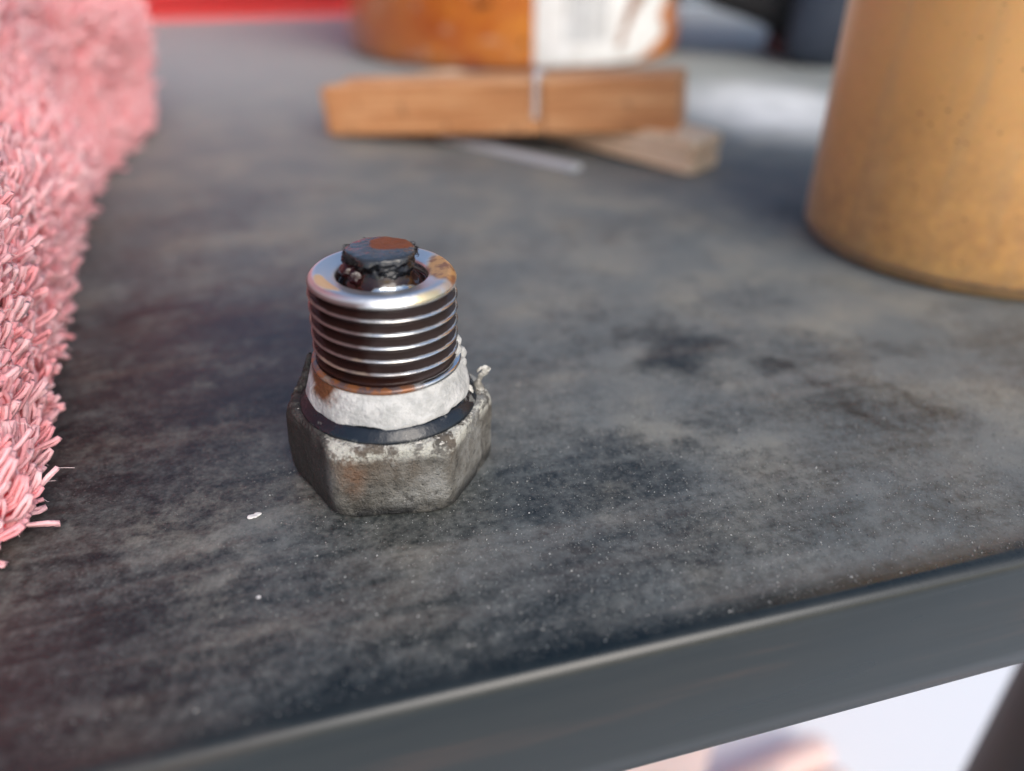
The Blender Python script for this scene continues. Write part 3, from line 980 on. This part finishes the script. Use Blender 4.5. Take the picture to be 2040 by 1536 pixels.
low_shade = m.math('MULTIPLY', m.step(m.math('MULTIPLY_ADD', m.noise(.7, 5, .65), 2.6, z), 4.6, 1.0), m.step(m.noise(5.0, 5, .7), .25, .75, .25, .75))  # light falling off downwards, painted into the colour and broken by noise
c = m.mix(low_shade, c, (.26, .135, .062))
sp3 = m.vor(5.5, vec=m.scaled((1, 1, 1.4)))
c = m.mix(m.math('MULTIPLY', m.step(sp3, .17, .08), m.step(m.noise(1.6, 3), .45, .6, .1, .8)), c, (.20, .095, .035))
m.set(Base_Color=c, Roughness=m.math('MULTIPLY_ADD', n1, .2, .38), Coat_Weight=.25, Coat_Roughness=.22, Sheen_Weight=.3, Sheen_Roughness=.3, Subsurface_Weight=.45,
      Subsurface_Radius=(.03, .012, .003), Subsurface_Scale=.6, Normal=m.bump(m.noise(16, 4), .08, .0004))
BR = 2.30
pf = smooth_profile([(1.95, .10), (2.05, .04), (2.12, .012), (2.19, .03), (2.26, .10), (2.295, .22), (2.30, .4), (2.30, 3), (2.30, 6.6), (2.22, 7.2), (1.7, 7.7), (1.5, 7.9)], 5)
V, F = lathe(pf, 128)
F = [[int(q) for q in f] for f in F] + [list(range(128))[::-1]]
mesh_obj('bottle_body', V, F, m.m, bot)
pf = smooth_profile([(1.5, 7.8), (1.75, 7.85), (1.78, 8.0), (1.78, 9.2), (1.65, 9.4), (.05, 9.42)], 4)
V, F = lathe(pf, 96)
F = [[int(q) for q in f] for f in F] + [list(range(len(V) - 96, len(V)))]
mesh_obj('bottle_cap', V, F, Mat('white_cap', Base_Color=(.75, .75, .73), Roughness=.4).m, bot)

# ------------------------------------------------------------------ dark bag behind
bag = empty('bag', 'black cloth bag with a navy pocket slumped behind the amber bottle', 'bag', W(11, 28))
m = Mat('black_nylon', Base_Color=(.012, .012, .014), Roughness=.6)
m.set(Normal=m.bump(m.noise(5, 4), .4, .002))
BN = m.m
poly = [(-1.8, .0), (-2.0, .75), (-4.9, 1.75), (-6.8, 2.6), (-7.2, 5), (-6.6, 7.5), (-3, 9.2), (3, 9.2), (6, 8), (6.6, 5), (6.4, 1.0), (6.0, 0)]
Pp = smooth_profile(poly + [poly[0]], 5)[:-1]
ny = 15
cx_, cz_ = Pp[:, 0].mean(), Pp[:, 1].mean()
V = []
for j in range(ny):
    t = j / (ny - 1) * 2 - 1
    f_ = (1 - abs(t) ** 4) ** .5 * .18 + .82 if abs(t) < 1 else .80
    for (px_, pz_) in Pp:
        V.append((cx_ + (px_ - cx_) * f_, t * 1.7 + 1.2, max(0.0, (pz_ * f_ + (1 - f_) * cz_ * .3) if pz_ > .02 else 0)))
V = np.array(V)
mv = fbm(V, .6, 3, 4) * .18
V[:, 1] += mv
F = [[int(q) for q in f] for f in grid_faces(len(Pp), ny)] + [list(range(len(Pp)))[::-1], [(ny - 1) * len(Pp) + i for i in range(len(Pp))]]
mesh_obj('bag_body', V, F, BN, bag)
m = Mat('navy_cloth', Roughness=.7)
m.set(Base_Color=m.mix(m.noise(1.3, 3), (.014, .020, .034), (.035, .050, .078)), Normal=m.bump(m.noise(3, 4), .4, .002))
V, F = lump(-1.0, -1.55, 1.9, 1.55, 1.0, 2.2, 5, .12, 22)
V[:, 2] = np.where(V[:, 2] < .9, np.maximum(V[:, 2], 0.0) * .6 + .0, V[:, 2])
k = np.clip((V[:, 2]) / 4, 0, 1)
V[:, 0] += (k - .1) * .9
mesh_obj('pocket', V, F, m.m, bag)

# ------------------------------------------------------------------ red upholstered stool behind the table
q = Vector((-ES * (FRONT + TD + 16) - EC * 12, EC * (FRONT + TD + 16) - ES * 12, 0))
red = empty('pouf', 'bright red upholstered pouf standing behind the table', 'pouf', Vector((q.x * .01, q.y * .01, 0)), (0, 0, EDGE))
m = Mat('red_fabric', Roughness=.75, Sheen_Weight=.2)
n1 = m.noise(.35, 4)
n2 = m.noise(2.5, 4, .7)
m.set(Base_Color=m.mix(m.math('MULTIPLY_ADD', n2, .4, m.math('MULTIPLY', n1, .6)), (.90, .085, .07), (.95, .19, .19)), Normal=m.bump(n2, .3, .002))
RED = m.m
V, F = rounded_box(62, 28, 42, 3.0, 5, (0, 0, 21 + 3))
mesh_obj('pouf_body', V, F, RED, red)
V, F = rounded_box(62.6, 28.6, 8, 3.2, 5, (0, 0, 42 + 3 + 4.2))
mesh_obj('cushion', V, F, RED, red)
for sx in (-1, 1):
    for sy in (-1, 1):
        V, F = rounded_box(3, 3, 3.1, .3, 2, (sx * 26, sy * 10, 1.55))
        mesh_obj('leg', V, F, BLACK, red, smooth=False)

# ------------------------------------------------------------------ bare foot on the floor
m = Mat('skin', Roughness=.5, Subsurface_Weight=.2, Subsurface_Radius=(.01, .004, .002), Subsurface_Scale=.4)
m.set(Base_Color=m.mix(m.noise(.4, 4), (.72, .50, .44), (.82, .63, .57)))


def person_foot(name, label, loc, rot):
    me = bpy.data.meshes.new(name)
    J = [(0, 0, 30, 4.6, 4.8), (0, .5, 20, 4.2, 4.4), (0, 1.0, 10, 3.3, 3.4), (0, 1.4, 5.5, 3.4, 3.2),       # shin down to the ankle
         (0, -2.6, 3.0, 2.7, 2.9), (0, 6.0, 4.2, 3.5, 3.0), (.2, 11.0, 2.9, 4.0, 2.3), (.3, 14.5, 2.0, 4.2, 1.7)]
    E = [(0, 1), (1, 2), (2, 3), (3, 4), (3, 5), (5, 6), (6, 7)]
    toes = [(-3.0, 15.4, 1.45, 21.2, 1.35), (-1.1, 15.8, 1.2, 21.0, .95), (.55, 15.5, 1.1, 20.0, .88), (2.1, 14.9, 1.0, 18.7, .82), (3.5, 14.0, 1.0, 17.0, .80)]
    for (tx, ty, tz, te, tr) in toes:
        b_ = len(J)
        J.append((tx, ty, tz + .35, tr, tr))
        J.append((tx * 1.03, (ty + te) / 2, tz + .15, tr * .9, tr * .9))
        J.append((tx * 1.05, te, tr * .95, tr * .82, tr * .75))
        E += [(7, b_), (b_, b_ + 1), (b_ + 1, b_ + 2)]
    me.from_pydata([(j[0] * .01, j[1] * .01, j[2] * .01) for j in J], E, [])
    o = bpy.data.objects.new(name, me)
    COL.objects.link(o)
    me.materials.append(m.m)
    sk = o.modifiers.new('skin', 'SKIN')
    sk.use_smooth_shade = True
    for j, sv in zip(J, me.skin_vertices[0].data):
        sv.radius = (j[3] * .01, j[4] * .01)
    me.skin_vertices[0].data[3].use_root = True
    ss = o.modifiers.new('subd', 'SUBSURF')
    ss.levels = ss.render_levels = 2
    o.location = loc
    o.rotation_euler = rot
    o['label'] = label
    o['category'] = 'person'
    return o


pf_ = person_foot('person', 'bare foot of a person resting on the white floor below the table', Vector((.036, .196, .0)), (0, 0, R(-64)))

# ------------------------------------------------------------------ grit, crumbs and a paint chip on the table
m = Mat('dust_grain', Roughness=.7)
oi = m.node('Attribute', attribute_name='tone').outputs['Fac']
m.set(Base_Color=m.ramp(oi, (0, (.10, .10, .10)), (.6, (.24, .24, .23)), (1, (.60, .60, .57))))
GRAIN = m.m
NG = 150000
gx = rng.uniform(-6, 9, NG)
gy = 2.6 + rng.random(NG) ** 1.4 * 12
qx, qy = gx * EC + gy * ES, -gx * ES + gy * EC - FRONT
dens = .5 + .9 * fbm(np.column_stack([gx, gy, np.zeros(NG)]), .8, 3, 60) + np.clip((gx + 1.0) * .2, -.60, .3) + .35 * np.exp(-((gx - .8) ** 2 + (gy - 4.9) ** 2) / 1.2)
keep = (qy > .12) & (rng.random(NG) < dens)
for (ox, oy, orad) in ((PC[0], PC[1], .74), (6.72, 10.72, 2.25)):
    keep &= np.hypot(gx - ox, gy - oy) > orad
keep &= gx > -.42 * gy - 1.6
gx, gy = gx[keep], gy[keep]
NG = len(gx)
sz = np.exp(rng.normal(math.log(.0031), .34, NG))
sz = np.where(rng.random(NG) < .006, sz * 2.0, sz)
oct_ = np.array([(1, 0, 0), (-1, 0, 0), (0, 1, 0), (0, -1, 0), (0, 0, 1), (0, 0, -1)], float)
of_ = np.array([(0, 2, 4), (2, 1, 4), (1, 3, 4), (3, 0, 4), (2, 0, 5), (1, 2, 5), (3, 1, 5), (0, 3, 5)])
V = oct_[None] * sz[:, None, None] * rng.uniform(.6, 1.4, (NG, 6, 1))
ca, sa = np.cos(rng.uniform(0, 6.3, NG)), np.sin(rng.uniform(0, 6.3, NG))
V = np.stack([V[..., 0] * ca[:, None] - V[..., 1] * sa[:, None], V[..., 0] * sa[:, None] + V[..., 1] * ca[:, None], V[..., 2]], 2)
V += np.stack([gx, gy, sz * .7], 1)[:, None]
F = (of_[None] + (np.arange(NG) * 6)[:, None, None]).reshape(-1, 3)
o = mesh_obj('dust_grit', V.reshape(-1, 3), F, GRAIN, None, smooth=False, loc=W(0, 0, .0))
o['kind'] = 'stuff'
o['label'] = 'pale grit and dust scattered over the dark tabletop'
at = o.data.attributes.new('tone', 'FLOAT', 'POINT')
at.data.foreach_set('value', np.repeat(rng.random(NG) ** 1.6, 6).astype(np.float32))

m = Mat('chip_paint', Base_Color=(.74, .73, .70), Roughness=.6)
m.set(Normal=m.bump(m.noise(30, 3), .4, .0003))


def chip(name, label, x_, y_, s_, seed, lobes, cat='chip'):
    o = empty(name, label, cat, W(x_, y_), (0, 0, rng.uniform(0, 6)))
    V_, F_ = join([lump(lx * s_, ly * s_, .25 * s_ * .5, s_ * a_, s_ * b_, s_ * .16, seed + i, .4, 10) for i, (lx, ly, a_, b_) in enumerate(lobes)])
    V_[:, 2] = np.maximum(V_[:, 2], .001)
    mesh_obj('flake', V_, F_, m.m, o)
    return o


c_ = chip('paint_chip', 'small white lobed flake lying on the table left of the hex head', -2.02, 4.62, .05, 3, [(-.5, 0, .6, .5), (.45, .25, .65, .45), (.1, -.1, .5, .4)])
c_.rotation_euler = (0, 0, .3)
chip('paint_chip', 'tiny white crumb lying in front of the plug near the table edge', -1.75, 3.78, .018, 13, [(0, 0, .8, .7)])
